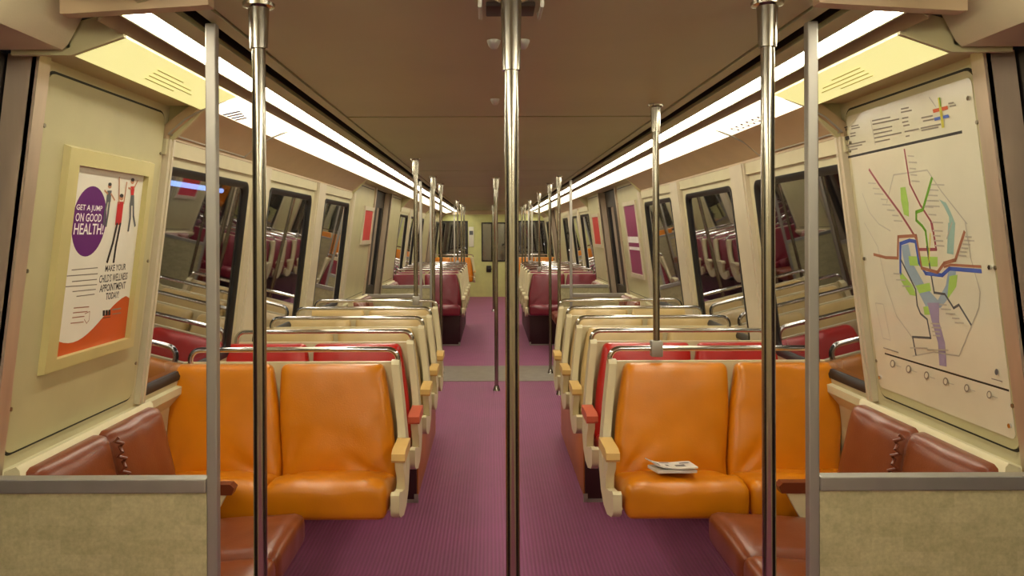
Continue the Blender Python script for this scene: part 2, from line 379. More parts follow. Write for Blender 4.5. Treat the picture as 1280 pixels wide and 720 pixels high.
        for yy, k in ((a, 1), (b, -1)):
            for (i0, i1, ya, yb) in ((-.012, .065, 0, .02), (-.02, .0, -.035, .02)):
                y_0, y_1 = yy-k*.0+k*ya, yy+k*yb
                for z0, z1 in ((0, .46), (.46, 2.08)):
                    vs = [DP(y_0, z0, i0), DP(y_1, z0, i0), DP(y_1, z1, i0), DP(y_0, z1, i0), DP(y_0, z0, i1), DP(y_1, z0, i1), DP(y_1, z1, i1), DP(y_0, z1, i1)]
                    j.add(vs, [(0,1,2,3),(4,5,6,7),(0,1,5,4),(2,3,7,6),(0,3,7,4),(1,2,6,5)])
        j.build('jamb', 'jamb', dd)
    # operator cover over the near door
    mb = MB(s).use('cream').prism([(1.08, 2.20), (1.10, 2.15), (1.135, 2.085), (1.15, 2.072), (1.42, 2.072), (1.42, 2.24), (1.08, 2.24)], 1, .5, 2.045)
    o = mb.build('trim_%d' % (6 if s < 0 else 7)); o['kind'] = 'structure'
    mb = MB(s).use('cove').prism([(.72, 2.140), (.76, 2.137), (1.05, 2.12), (1.07, 2.12), (1.07, 2.20), (.72, 2.20)], 1, 1.885, 1.925)
    o = mb.build('trim_%d' % (8 if s < 0 else 9)); o['kind'] = 'structure'

# end walls
mb = MB().use('endwall').box((-1.5, YE, 0), (-.62, YE+.05, .95)).box((.62, YE, 0), (1.5, YE+.05, .95)).box((-1.5, YE, 1.9), (1.5, YE+.05, 2.3)).box((-.62, YE, 0), (-.45, YE+.05, 1.9)).box((.45, YE, 0), (.62, YE+.05, 1.9))
mb.box((-1.5, YE, .95), (-1.36, YE+.05, 1.9)).box((1.36, YE, .95), (1.5, YE+.05, 1.9))
mb.use('cove').box((-1.3, YE-.08, 2.06), (1.3, YE, 2.18))
o = mb.build('wall_end'); o['kind'] = 'structure'
for k, s in enumerate((-1, 1)):
    w = MB(s).use('rubber')
    for a, b in (((.62, .95), (1.36, .98)), ((.62, 1.87), (1.36, 1.9)), ((.62, .98), (.66, 1.87)), ((1.32, .98), (1.36, 1.87))): w.box((a[0], YE-.01, a[1]), (b[0], YE+.04, b[1]))
    w = w.build('window_%d' % (15+k)); w['kind'] = 'structure'
    MB(s).box((.65, YE+.015, .97), (1.33, YE+.02, 1.88)).build('pane', 'glass', w)
d = MB().use('endwall').box((-.45, YE+.0, 0), (.45, YE+.04, .9)).box((-.45, YE, 1.84), (.45, YE+.04, 1.9)).box((-.45, YE, .9), (-.25, YE+.04, 1.84)).box((.3, YE, .9), (.45, YE+.04, 1.84))
d = d.build('door_7'); d['kind'] = 'structure'
MB().box((-.26, YE+.015, .89), (.31, YE+.02, 1.85)).build('pane', 'glass', d)
fr = MB()
for a, b in (((-.28, .88), (.33, .91)), ((-.28, 1.83), (.33, 1.86)), ((-.28, .9), (-.25, 1.84)), ((.3, .9), (.33, 1.84))): fr.box((a[0], YE-.012, a[1]), (b[0], YE+.0, b[1]))
fr.build('gasket', 'rubber', d)
MB().box((-.16, YE-.05, .62), (-.04, YE, .78), .01).tube([(-.1, YE-.05, .7), (-.1, YE-.1, .7), (-.02, YE-.1, .7)], .012).build('handle', 'ink', d)
o = MB().use('cream').box((-1.6, Y0-.05, 0), (1.6, Y0, 2.3)).build('wall_back'); o['kind'] = 'structure'
o = MB().use('dark').box((-2.7, YE+1.2, -1), (2.7, YE+1.3, 4)).build('trim_60', 'tunnel'); o['kind'] = 'structure'

# ------------------------------------------------------------------ ceiling lights: lens strips and the white band below them
bounds = [-2.5, -1.3, -.1, .9, 1.58, None, 1.93, 2.74, 3.92, 5.1, 6.28, 7.46, 8.5, 9.7, 10.9, 12.08, 13.26, 14.44, 15.62, 16.8, 17.98, 19.1, 19.85]
for s in (-1, 1):
    n = 0
    for a, b in zip(bounds, bounds[1:]):
        if a is None or b is None: continue
        where = 'behind' if b < 1 else None
        lab = '%s lit ceiling diffuser from the near end of the %s light strip' % (ORD[n], SN[s]) if b > 2 else 'unseen added ceiling diffuser over the near vestibule, %s side, %s' % (SN[s], ['rearmost', 'second from the rear', 'third from the rear', 'foremost'][[-2.5, -1.3, -.1, .9].index(a)])
        th = thing('ceiling_light', (s*.93, (a+b)/2, CEIL), lab, 'ceiling light', 'fluorescent diffusers of the %s light strip' % SN[s])
        h = MB(s).prism([(.885, CEIL-.02), (.885, CEIL+.02), (.957, CEIL+.02), (.957, CEIL-.029), (.950, CEIL-.029), (.948, CEIL-.008), (.895, CEIL-.006)], 1, a, b)
        h.build('housing', 'ceiling', th)
        dz = .05 if b < 1.7 else 0  # unseen segments hang deeper; doorway ones added to brighten partitions and door cover
        MB(s).prism([(.892, CEIL-.014), (.905, CEIL-.018), (.94, CEIL-.026-dz), (.947, CEIL-.024-dz), (.947, CEIL-.008), (.892, CEIL-.004)], 1, a+.006, b-.006).build('diffuser', 'lamp', th)
        if b > 2: n += 1
    # white band
    segs = [(2.07, 2.98, 'glowcap', 'pale yellow'), (2.98, 3.92, 'band', 'white'), (3.92, 5.95, 'band', 'white'), (5.95, 8.0, 'band', 'white'), (8.0, 9.05, 'band', 'white'), (9.05, 11.1, 'band', 'white'), (11.1, 13.2, 'band', 'white'), (13.2, 15.3, 'band', 'white'), (15.3, 17.4, 'band', 'white'), (17.4, 19.5, 'band', 'white')]
    for k, (a, b, m, cn) in enumerate(segs):
        lab = ('pale yellow end cover with small lettering above the %s' % ('health poster' if s < 0 else 'transit map')) if k == 0 else '%s white sign band segment after the yellow end cover, %s side' % (ORD[k-1], SN[s])
        th = thing('sign_band', (s*1.08, (a+b)/2, 2.08), lab, 'sign band', None if k == 0 else 'white sign bands under the %s lights' % SN[s])
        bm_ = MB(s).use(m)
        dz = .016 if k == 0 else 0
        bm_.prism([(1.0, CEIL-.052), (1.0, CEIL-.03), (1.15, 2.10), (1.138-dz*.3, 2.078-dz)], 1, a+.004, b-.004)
        if k == 0:
            bm_.use('panel').prism([(1.0, CEIL-.052), (1.132, 2.062), (1.29, 2.062), (1.29, 2.1), (1.0, CEIL+.02)], 1, a-.01, a+.004)
        if k == 0:      # illegible little lines of print
            for q in range(4):
                t0 = .35+.13*q; ya = 2.38+.01*q
                bm_.use('bandtext')
                P = lambda t, y: (1.0+(1.132-1.0)*t-.003, y, (CEIL-.052)+(2.062-(CEIL-.052))*t-.004)
                yb = ya+[.2, .3, .34, .22][q]
                bm_.add([P(t0, ya), P(t0, yb), P(t0+.03, yb), P(t0+.03, ya)], [(0, 1, 2, 3)])
        if k == 1:
            P = lambda t, y: (1.0+(1.138-1.0)*t-.002, y, (CEIL-.052)+(2.078-(CEIL-.052))*t-.003)
            if s < 0:
                for q in range(4):
                    y = 3.2+.05*q; bm_.use('purple' if q % 2 else 'mblue'); bm_.add([P(.45+.05*q, y), P(.45+.05*q, y+.025), P(.95, y+.025), P(.95, y)], [(0, 1, 2, 3)])
            else:
                bm_.use('mmauve')
                for q in range(7):
                    y = 3.32+.075*q; loop = [(y+.025*math.cos(t*PI/6), .72+.16*math.sin(t*PI/6)) for t in range(12)]
                    lo2 = [(y+.013*math.cos(t*PI/6), .72+.09*math.sin(t*PI/6)) for t in range(12)]
                    bm_.add([P(b_, a_) for a_, b_ in loop+lo2], [[i, (i+1) % 12, 12+(i+1) % 12, 12+i] for i in range(12)])
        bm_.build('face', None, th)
        if k == 1:
            cr = MB(s)
            for yy in (a+.02, b):
                cr.tube([(1.0, yy, CEIL-.04), (1.13, yy, 2.068), (1.2, yy, 2.03), (1.262, yy, 1.975)], .004, 6)
            cr.tube([(1.262, a+.02, 1.975), (1.262, b, 1.975)], .004, 6)
            cr.build('card_holder_wire', 'alu', th)

# ------------------------------------------------------------------ text helper
_tc = {}
def text_geo(txt):
    if txt in _tc: return _tc[txt]
    cu = bpy.data.curves.new('t', 'FONT'); cu.body = txt; cu.offset = .012; cu.resolution_u = 2
    o = bpy.data.objects.new('t', cu); COL.objects.link(o)
    dg = bpy.context.evaluated_depsgraph_get(); me = bpy.data.meshes.new_from_object(o.evaluated_get(dg))
    vs = [v.co[:2] for v in me.vertices]; fs = [list(p.vertices) for p in me.polygons]
    bpy.data.objects.remove(o); bpy.data.curves.remove(cu); bpy.data.meshes.remove(me)
    x0, x1 = min(v[0] for v in vs), max(v[0] for v in vs); y0, y1 = min(v[1] for v in vs), max(v[1] for v in vs)
    _tc[txt] = ([((v[0]-x0)/(x1-x0), (v[1]-y0)/(y1-y0)) for v in vs], fs); return _tc[txt]
class Print:
    """flat printing on the leaning wall: polygons given as picture measurements, laid on the wall plane"""
    def __init__(s, side, base): s.s = side; s.mb = MB(side); s.base = base; s.lay = 0
    def P(s, x, y, l=None):
        Y, z = px(x, y, s.s); return wp(Y, z, -(s.base+.00005*(s.lay if l is None else l)))
    def poly(s, m, pts): s.lay += 1; s.mb.use(m).add([s.P(*p) for p in pts], [list(range(len(pts)))])
    def line(s, m, pts, w):
        s.lay += .25; s.mb.use(m)
        Q = [Vector(px(x, y, s.s)) for x, y in pts]
        for a, b in zip(Q, Q[1:]):
            d = (b-a)
            if d.length < 1e-6: continue
            d.normalize(); n = Vector((-d.y, d.x))*w*.38; e = d*w*.25; o = -(s.base+.00005*s.lay)
            s.mb.add([wp(*(a-e+n), o), wp(*(a-e-n), o), wp(*(b+e-n), o), wp(*(b+e+n), o)], [(0, 1, 2, 3)])
    def text(s, m, txt, x0, x1, yt, yb):
        s.lay += 1; vs, fs = text_geo(txt); xm, ym = (x0+x1)/2, (yt+yb)/2
        Ya, _ = px(x0, ym, s.s); Yb, _ = px(x1, ym, s.s); _, za = px(xm, yb, s.s); _, zb = px(xm, yt, s.s)
        s.mb.use(m).add([wp(Ya+(Yb-Ya)*u, za+(zb-za)*v, -(s.base+.00005*s.lay)) for u, v in vs], fs)
    def ell(s, m, cx, cy, rx, ry, sk=0, n=40):
        s.lay += 1; s.mb.use(m).add([s.P(cx+rx*math.cos(2*PI*k/n)+sk*math.sin(2*PI*k/n), cy-ry*math.sin(2*PI*k/n)-rx*.0*math.cos(2*PI*k/n)) for k in range(n)], [list(range(n))])

# recessed pocket panels beside the doors
for s in (-1, 1):
    for k, (a, b) in enumerate(PANELS[:4]):
        y0, y1 = a+(.04 if k == 0 else .12), b-.045; mb = MB(s)
        lo = rrect(y0, y1, .985, 2.055, .05); li = rrect(y0+.008, y1-.008, .993, 2.047, .045)
        n = len(lo); mb.use('dark').add([wp(y, z, -.002) for y, z in lo], [list(range(n))])
        mb.use('panel').add([wp(y, z, -.006) for y, z in li]+[wp(y, z, -.0) for y, z in li], [list(range(n))]+[[i, (i+1) % n, n+(i+1) % n, n+i] for i in range(n)])
        mb.use('screw')
        for (yy, zz) in ((y0+.02, 1.12), (y0+.02, 1.9), (y1-.02, 1.12), (y1-.02, 1.9), (y0+.02, 1.5), (y1-.02, 1.5)):
            c = wp(yy, zz, -.006); mb.tube([c, (c[0]-.004, c[1], c[2])], .006, 8)
        o = mb.build('trim_%d' % (40+k+(6 if s > 0 else 0))); o['kind'] = 'structure'

# ------------------------------------------------------------------ health poster on the left
po = thing('framed_poster', (-Lw(1.2), 2.6, 1.2), 'framed health advertisement with purple oval and orange wave, on the left wall panel', 'poster')
fr = MB(-1); FY0, FY1, FZ0, FZ1 = 2.315, 2.905, 1.19, 1.862; SY0, SY1, SZ0, SZ1 = 2.372, 2.852, 1.232, 1.808
ol = [(FY0, FZ0), (FY1, FZ0), (FY1, FZ1), (FY0, FZ1)]; il = [(SY0, SZ0), (SY1, SZ0), (SY1, SZ1), (SY0, SZ1)]; md = [(FY0+.006, FZ0+.006), (FY1-.006, FZ0+.006), (FY1-.006, FZ1-.006), (FY0+.006, FZ1-.006)]
vs = [wp(y, z, -.006) for y, z in ol]+[wp(y, z, -.024) for y, z in md]+[wp(y, z, -.028) for y, z in il]+[wp(y, z, -.008) for y, z in il]
fr.add(vs, [[k*4+i, k*4+(i+1) % 4, (k+1)*4+(i+1) % 4, (k+1)*4+i] for k in range(3) for i in range(4)]); fr.build('frame', mat('olive_cream_frame', (200, 188, 128), .35), po, 20)
P = Print(-1, .0095); P.mb.use('white').add([wp(y, z, -.0095) for y, z in il], [(0, 1, 2, 3)])
P.ell('purple', 107.5, 274.5, 21.5, 44, 5)
# wave
def lerp(a, b, t): return a+(b-a)*t
top = []; bot = []
for k in range(17):
    t = k/16; Y = lerp(SY0, SY1, t); zt = SZ0+.075+.05*math.sin((t-.62)*2*PI*.72)+.028*t-.012*(t > .96)
    top.append((Y, zt)); bot.append((Y, SZ0))
P.lay += 1
P.mb.use('porange').add([wp(y, z, -.0096) for y, z in top]+[wp(y, z, -.0096) for y, z in bot], [[i, i+1, 18+i, 17+i] for i in range(16)])
P.text('pwhite', 'GET A JUMP', 91.5, 124.5, 254, 263); P.text('pwhite', 'ON GOOD', 90.5, 123.5, 264.5, 275); P.text('pwhite', 'HEALTH!', 88.5, 125.5, 277, 291)
P.text('ink', 'MAKE YOUR', 128, 153.5, 328.5, 336.5); P.text('ink', "CHILD'S WELLNESS", 120.5, 155.5, 340, 349.5); P.text('ink', 'APPOINTMENT', 121, 153, 352, 361); P.text('ink', 'TODAY!', 128.5, 144.5, 363, 371.5)
for x0, x1, y in ((85.5, 118, 334), (79.5, 118, 341.5), (86, 117, 348.5), (76.5, 117, 355), (86.5, 115.5, 361), (91.5, 114, 367)): P.line('grey', [(x0, y+1.2), (x1, y-1.5)], .004)
for x0, x1, y in ((88, 107, 382), (87, 105, 388), (86, 101, 394), (84, 100, 401)): P.line('morange', [(x0, y+.8), (x1, y-.8)], .004)
P.line('morange', [(102, 390), (108, 387), (107, 398), (104, 402), (101, 397)], .003)
for k in range(3): P.poly('ink', [(124.4+3.5*k, 386-.4*k), (127.2+3.5*k, 385.7-.4*k), (127+3.5*k, 392.5-.4*k), (124.2+3.5*k, 393-.4*k)])
P.line('ink', [(124, 395.5), (134, 394)], .003); P.line('grey', [(136.5, 385), (147, 383.5)], .006); P.line('grey', [(136.5, 390.5), (147, 389)], .004)
def jumper(hx, hy, top_m, leg_m, sc, arms, legs, tor):
    P.ell('skin', hx, hy, 2.3*sc, 3*sc); P.ell('ink', hx+.3, hy-2.2*sc, 2.2*sc, 2.2*sc)
    P.poly(top_m, tor)
    for a in arms: P.line('skin', a, .0085*sc)
    for l in legs: P.line(leg_m, l, .015*sc)
jumper(133.5, 230.5, 'pgreyblue', 'pgreyblue', 1, [[(131, 240), (127, 236)], [(135, 240), (139.5, 248)]], [[(130, 250), (127, 264), (126, 278)], [(133, 250), (131, 266), (128.5, 280)]], [(130.5, 236), (136, 236), (134.5, 250), (128.5, 251)])
jumper(148, 245, 'pred', 'ink', 1.1, [[(145, 252), (145.5, 220)], [(151, 252), (155, 226)]], [[(142.5, 278), (137, 302), (130, 325)], [(146.5, 278), (141, 305), (138, 325)]], [(143.5, 250), (151, 250), (147.5, 279), (140, 279)])
jumper(162, 225, 'pred', 'pgreyblue', 1, [[(160, 234), (157, 233)], [(164, 233), (168.5, 224)]], [[(159.5, 253), (159, 270), (156.5, 286)], [(163, 253), (163, 268), (165, 280)]], [(159.5, 231), (165, 231), (163.5, 242), (160, 242)])
P.poly('pgreyblue', [(160, 242), (164, 242), (164, 255), (158.5, 255)])
P.mb.build('printed_sheet', None, po)

# ------------------------------------------------------------------ transit map on the right
mp_ = thing('transit_map', (Lw(1.0), 2.6, 1.0), 'large transit system map behind clear plastic on the right wall panel', 'map')
P = Print(1, .0075)
c3 = lambda x, y: (1040+x/3.4286, 80+y/3.4286)
c4 = lambda x, y: (1060+x/3, 280+y/3)
MY0, MY1, MZ0, MZ1 = 2.21, 2.97, 1.03, 2.02
mo = rrect(MY0-.006, MY1+.006, MZ0-.006, MZ1+.006, .02); n = len(mo)
P.mb.use('mapsheet').add([wp(y, z, -.0075) for y, z in mo]+[wp(y, z, -.004) for y, z in mo], [list(range(n))]+[[i, (i+1) % n, n+(i+1) % n, n+i] for i in range(n)])
P.line('ink', [c3(80, 404), c3(568, 297)], .011)
P.line('ink', [c4(145, 490), c4(610, 630)], .008)
P.poly('mpark', [c3(303, 535), c3(325, 532), c3(338, 600), c3(340, 660), c3(318, 650), c3(306, 590)])
P.poly('mteal', [c3(470, 585), c3(500, 600), c3(520, 640), c3(540, 690), c3(532, 720), c3(515, 720), c3(512, 660), c3(490, 615)])
P.poly('mteal', [c4(385, 0), c4(412, 0), c4(405, 120), c4(380, 115)])
P.poly('mriver', [c4(207, 85), c4(235, 80), c4(250, 150), c4(300, 240), c4(345, 290), c4(375, 235), c4(385, 180), c4(415, 175), c4(410, 230), c4(380, 290), c4(355, 320), c4(300, 315), c4(262, 240), c4(225, 180)])
P.poly('mpark', [c4(235, 125), c4(345, 128), c4(345, 165), c4(240, 160)]); P.poly('mpark', [c4(200, 175), c4(250, 235), c4(265, 275), c4(240, 270), c4(205, 215)])
P.poly('mpark', [c4(262, 235), c4(315, 225), c4(320, 255), c4(275, 265)]); P.poly('mpark', [c4(390, 200), c4(420, 195), c4(415, 240), c4(380, 290), c4(385, 240)]); P.poly('mpark', [c4(290, 315), c4(330, 310), c4(325, 345), c4(295, 345)])
P.poly('mmauve', [c4(305, 300), c4(350, 300), c4(350, 370), c4(372, 450), c4(378, 540), c4(350, 535), c4(345, 450), c4(325, 380)])
P.line('mgrey', [c3(140, 560), c3(170, 640), c3(210, 690), c3(260, 720)], .006)
P.line('mgrey', [c4(70, 0), c4(120, 90), c4(150, 230), c4(190, 350), c4(255, 440)], .005)
P.line('mgrey', [c4(250, 500), c4(330, 485), c4(425, 500), c4(500, 320), c4(505, 260), c4(470, 130), c4(450, 0)], .005)
P.line('mgrey', [c3(245, 600), c3(275, 480), c3(420, 460), c3(480, 550), c3(590, 690)], .006)
P.line('mgrey', [c4(400, 0), c4(380, 60)], .006)
P.line('mred', [c3(170, 458), c3(215, 525), c3(300, 640), c3(345, 710), c4(265, 60), c4(272, 100), c4(340, 100), c4(325, 5)], .013)
P.line('mred', [c3(322, 372), c3(345, 520), c3(390, 610), c3(435, 680), c3(442, 720)], .011)
P.line('mgreen', [c3(440, 495), c3(400, 630), c3(372, 640), c3(372, 675), c3(398, 700), c4(300, 30), c4(312, 130)], .014)
P.line('pgreyblue', [c4(305, 90), c4(318, 180), c4(332, 262), c4(372, 268), c4(405, 320), c4(425, 308), c4(470, 382)], .010)
P.line('myellow', [c4(318, 40), c4(312, 150)], .006)
P.line('mblue', [c4(205, 190), c4(205, 78), c4(240, 66), c4(262, 70), c4(275, 150), c4(300, 190), c4(362, 197), c4(390, 172), c4(508, 182)], .016)
P.line('morange', [c4(105, 118), c4(150, 130), c4(195, 132), c4(197, 52), c4(265, 48), c4(285, 170), c4(345, 186), c4(370, 152), c4(412, 140), c4(430, 85), c4(447, 35)], .014)
P.line('morange', [c4(370, 165), c4(395, 158), c4(508, 165)], .010)
P.line('pgreyblue', [c4(208, 140), c4(262, 250), c4(268, 310), c4(280, 340), c4(305, 362), c4(318, 432), c4(250, 428), c4(262, 495)], .010)
P.line('mgrey', [c4(110, 300), c4(140, 305), c4(166, 440), c4(138, 432), c4(110, 300)], .004)
def ticks(a, b, n, side_, m='mgrey', L=12):
    for k in range(n):
        x, y = lerp(a[0], b[0], (k+.5)/n), lerp(a[1], b[1], (k+.5)/n); P.line(m, [(x+side_*3, y), (x+side_*(3+L*random.uniform(.6, 1.1)), y+.6*side_)], .006)
ticks(c3(200, 505), c3(330, 690), 8, -1); ticks(c3(325, 385), c3(345, 520), 5, 1); ticks(c3(430, 510), c3(400, 625), 5, 1, L=16); ticks(c3(390, 600), c3(440, 700), 3, 1)
ticks(c4(445, 45), c4(415, 130), 6, 1); ticks(c4(318, 20), c4(330, 95), 4, 1); ticks(c4(310, 370), c4(320, 430), 4, 1, L=14); ticks(c4(205, 180), c4(260, 250), 3, -1); ticks(c4(110, 150), c4(195, 150), 3, 0)
ticks(c4(380, 300), c4(460, 385), 5, -1); ticks(c4(200, 465), c4(330, 480), 2, 1, L=25)
# heading block: little lines, key and station squares
for x0, x1, y in ((95, 125, 272), (95, 130, 282), (90, 112, 303), (90, 112, 315), (75, 155, 352), (80, 140, 362), (80, 120, 375), (185, 262, 248), (187, 300, 263), (190, 270, 288), (192, 270, 305), (195, 310, 322), (195, 260, 340),
                  (310, 342, 198), (310, 355, 212), (315, 340, 238), (315, 340, 255), (320, 345, 270), (325, 385, 295), (330, 345, 315), (398, 445, 236), (405, 470, 250), (395, 480, 280), (398, 470, 290), (515, 535, 175), (520, 545, 187)):
    P.line('grey', [c3(x0, y), c3(x1, y-(x1-x0)*.2)], .006)
P.line('mgrey', [c3(178, 245), c3(198, 350)], .005)
P.poly('ink', [c3(65, 274), c3(78, 271), c3(78, 275), c3(73, 277), c3(74, 290), c3(70, 291), c3(70, 277), c3(65, 279)]); P.poly('ink', [c3(66, 316), c3(84, 312), c3(86, 328), c3(68, 332)])
P.poly('porange', [c3(446, 200), c3(510, 184), c3(513, 199), c3(449, 215)]); P.poly('mblue', [c3(452, 236), c3(514, 221), c3(517, 234), c3(455, 249)])
P.line('myellow', [c3(474, 155), c3(484, 225), c3(490, 272)], .017); P.line('mgreen', [c3(477, 152), c3(480, 185)], .008); P.line('mgrey', [c3(432, 148), c3(460, 188)], .005)
for x, y in ((175, 528), (235, 548), (303, 572), (375, 595), (455, 620), (540, 645)):
    P.ell('grey', *c4(x, y), 3.2, 5, n=16); P.ell('mapsheet', *c4(x, y), 2.0, 3.4, n=16); P.line('mgrey', [c4(x+12, y+6), c4(x+32, y+12)], .004)
P.ell('pgreyblue', *c4(568, 560), 2.2, 4, n=16); P.line('grey', [c4(550, 585), c4(590, 596)], .004)
P.line('grey', [c4(142, 468), c4(198, 486)], .006)
P.mb.build('printed_sheet', None, mp_)
sc = MB(1)
for yy, zz in ((MY0+.01, 1.06), (MY0+.01, 1.5), (MY0+.01, 1.97), (MY1-.01, 1.06), (MY1-.01, 1.5), (MY1-.01, 1.93)):
    c = wp(yy, zz, -.008); sc.tube([c, (c[0]-.005, c[1], c[2])], .007, 8)
sc.build('screws', 'chrome', mp_)

# small posters by the middle doors
def small_poster(s, y0, y1, z0, z1, m, label, m2=None):
    t = thing('small_poster', (s*Lw(z0), (y0+y1)/2, z0), label, 'poster')
    ol = [(y0-.04, z0-.04), (y1+.04, z0-.04), (y1+.04, z1+.04), (y0-.04, z1+.04)]; il = [(y0, z0), (y1, z0), (y1, z1), (y0, z1)]
    b = MB(s); b.add([wp(y, z, -.006) for y, z in ol]+[wp(y, z, -.02) for y, z in ol]+[wp(y, z, -.02) for y, z in il]+[wp(y, z, -.01) for y, z in il], [[k*4+i, k*4+(i+1) % 4, (k+1)*4+(i+1) % 4, (k+1)*4+i] for k in range(3) for i in range(4)])
    b.build('frame', 'pillar', t, 20)
    b = MB(s).use(m); b.add([wp(y, z, -.011) for y, z in il], [(0, 1, 2, 3)])
    if m2:
        for za, zb, mm in m2: b.use(mm).add([wp(y, z, -.0116) for y, z in ((y0, za), (y1, za), (y1, zb), (y0, zb))], [(0, 1, 2, 3)])
    b.build('printed_sheet', None, t)
small_poster(-1, 7.85, 8.38, 1.53, 1.83, 'pred', 'small red poster on the left wall before the middle door')
small_poster(1, 7.42, 8.02, 1.2, 1.86, 'magenta', 'magenta and white poster on the right wall before the middle door', [(1.5, 1.56, 'pwhite'), (1.43, 1.46, 'pwhite'), (1.8, 1.86, 'magenta')])
small_poster(1, 10.0, 10.6, 1.45, 1.8, 'pred', 'small red poster on the right wall beyond the middle door')

# ------------------------------------------------------------------ windscreens (partitions) at the doors
def partition(s, Y, label, face):
    t = thing('windscreen_partition', (s*1.1, Y, 0), label, 'partition', 'windscreen partitions beside the doors')
    L1 = 1.44
    MB(s).prism([(.80, .012), (1.455, .012), (1.455, .45), (1.395, .925), (.80, .925)], 1, Y-.012, Y+.012).build('panel', 'patchy', t)
    MB(s).box((.80, Y-.02, .925), (1.40, Y+.02, .962), .003).build('top_rail', 'alu', t, 15)
    MB(s).box((.772, Y-.014, 0), (.80, Y+.014, 2.15), .003).build('post', 'alu', t, 15)
    MB(s).box((.80, Y-.016, 0), (1.45, Y+.016, .03)).build('bottom_rail', 'alu', t)
for s in (-1, 1):
    partition(s, 2.1, 'mottled beige partition with metal post in the foreground, below the %s' % ('health poster' if s < 0 else 'transit map'), 1)
    partition(s, 8.38, 'beige partition on the near side of the middle door, %s of the aisle' % SN[s], 1)
    partition(s, 9.8, 'beige partition on the far side of the middle door, %s of the aisle' % SN[s], 1)
    partition(s, 16.2, 'beige partition on the near side of the far door, %s of the aisle' % SN[s], 1)
    partition(s, 17.7, 'beige partition on the far side of the far door, %s of the aisle' % SN[s], 1)

# ------------------------------------------------------------------ double seats across the car
# local profile: y measured from the top of the back (0) towards the camera (negative)
AX = .41; SW = 1.445-AX
def shear(v): return (v[0]+max(0, v[2]-.62)*.11, v[1], v[2])
def make_double(s, Y, up, arm, label):
    t = thing('double_seat', (s*.95, Y, 0), label, 'seat', 'forward rows of double seats')
    X = lambda x: AX+x
    # outer shell: back and pan in one bent sheet
    prof = [(.035, 1.035), (.03, .85), (.0, .68), (-.05, .565), (-.11, .50), (-.2, .478), (-.30, .49), (-.30, .505), (-.2, .50), (-.10, .525), (-.035, .59), (.0, .70), (.012, .85), (.012, 1.035)]
    MB(s).prism(prof, 0, X(.03), X(SW), shear).build('seat_shell', 'shell', t, 50)
    # side frame at the aisle
    fr = [(.045, 1.03), (.04, .85), (.015, .70), (-.03, .585), (-.09, .505), (-.17, .468), (-.27, .462), (-.38, .49), (-.425, .515), (-.435, .535), (-.43, .592), (-.41, .60), (-.33, .575), (-.22, .555), (-.15, .585), (-.10, .66), (-.06, .78), (-.045, .90), (-.035, 1.03), (-.01, 1.045), (.02, 1.045)]
    MB(s).prism(fr, 0, X(.0), X(.034), shear).build('side_frame', 'shell', t, 50)
    fw = [(y, z) for y, z in fr]
    # cushions
    a = math.atan2(.09, .45)
    for k in range(2):
        cx = X(.052+.24+.486*k); w = .482
        def bk(p, cx=cx): # local z -> towards the camera, y -> up
            yy = -.055-p.z*math.cos(a)+p.y*math.sin(a)*1.0+.0; zz = .782+p.y*math.cos(a)+p.z*math.sin(a)*.0
            return shear((cx+p.x*(1-.075*max(0, p.y/.25)**1.5), yy-.0, zz))
        MB(s).pillow((w, .505, .075), .028, bk, (30, 30, 5), .016, .006, 3*k+Y+s, .012).build('backrest', up, t, 60)
        def st(p, cx=cx):
            tt = (p.y+.19)/.38      # 0 back .. 1 front
            drop = -.03*max(0, tt-.72)/.28*max(0, tt-.72)/.28
            return (cx+p.x, -.235-p.y, .512+.058*tt+p.z*(1.0+.1*tt)+drop*.5)
        MB(s).pillow((w, .385, .122), .03, st, (30, 20, 6), .016, .018, 5*k+Y*2+s, .008).build('seat_cushion', up, t, 60)
    # armrest at the aisle
    ar = MB(s).prism([(-.32, .692), (-.315, .66), (-.27, .62), (-.255, .56), (-.18, .56), (-.195, .63), (-.20, .66), (-.15, .692)], 0, X(-.004), X(.03)).build('armrest', 'shell', t)
    MB(s).prism([(-.12, .735), (-.30, .735), (-.335, .725), (-.34, .70), (-.33, .69), (-.12, .695)], 0, X(-.012), X(.042)).build('armrest_pad', arm, ar)
    # chrome grab rail over the back
    z0, zt, r = 1.03, 1.09, .045; xa, xb = X(.055), X(SW-.07)
    path = [(xa, .012, z0-.05), (xa, .012, zt-r)]+[(xa+r-r*math.cos(q*PI/12), .012, zt-r+r*math.sin(q*PI/12)) for q in range(1, 7)]
    path += [(xb-r+r*math.sin(q*PI/12), .012, zt-r+r*math.cos(q*PI/12)) for q in range(0, 7)]+[(xb, .012, z0-.05)]
    MB(s).tube(path, .0125, 10).build('grab_rail', 'chrome', t)
    return t
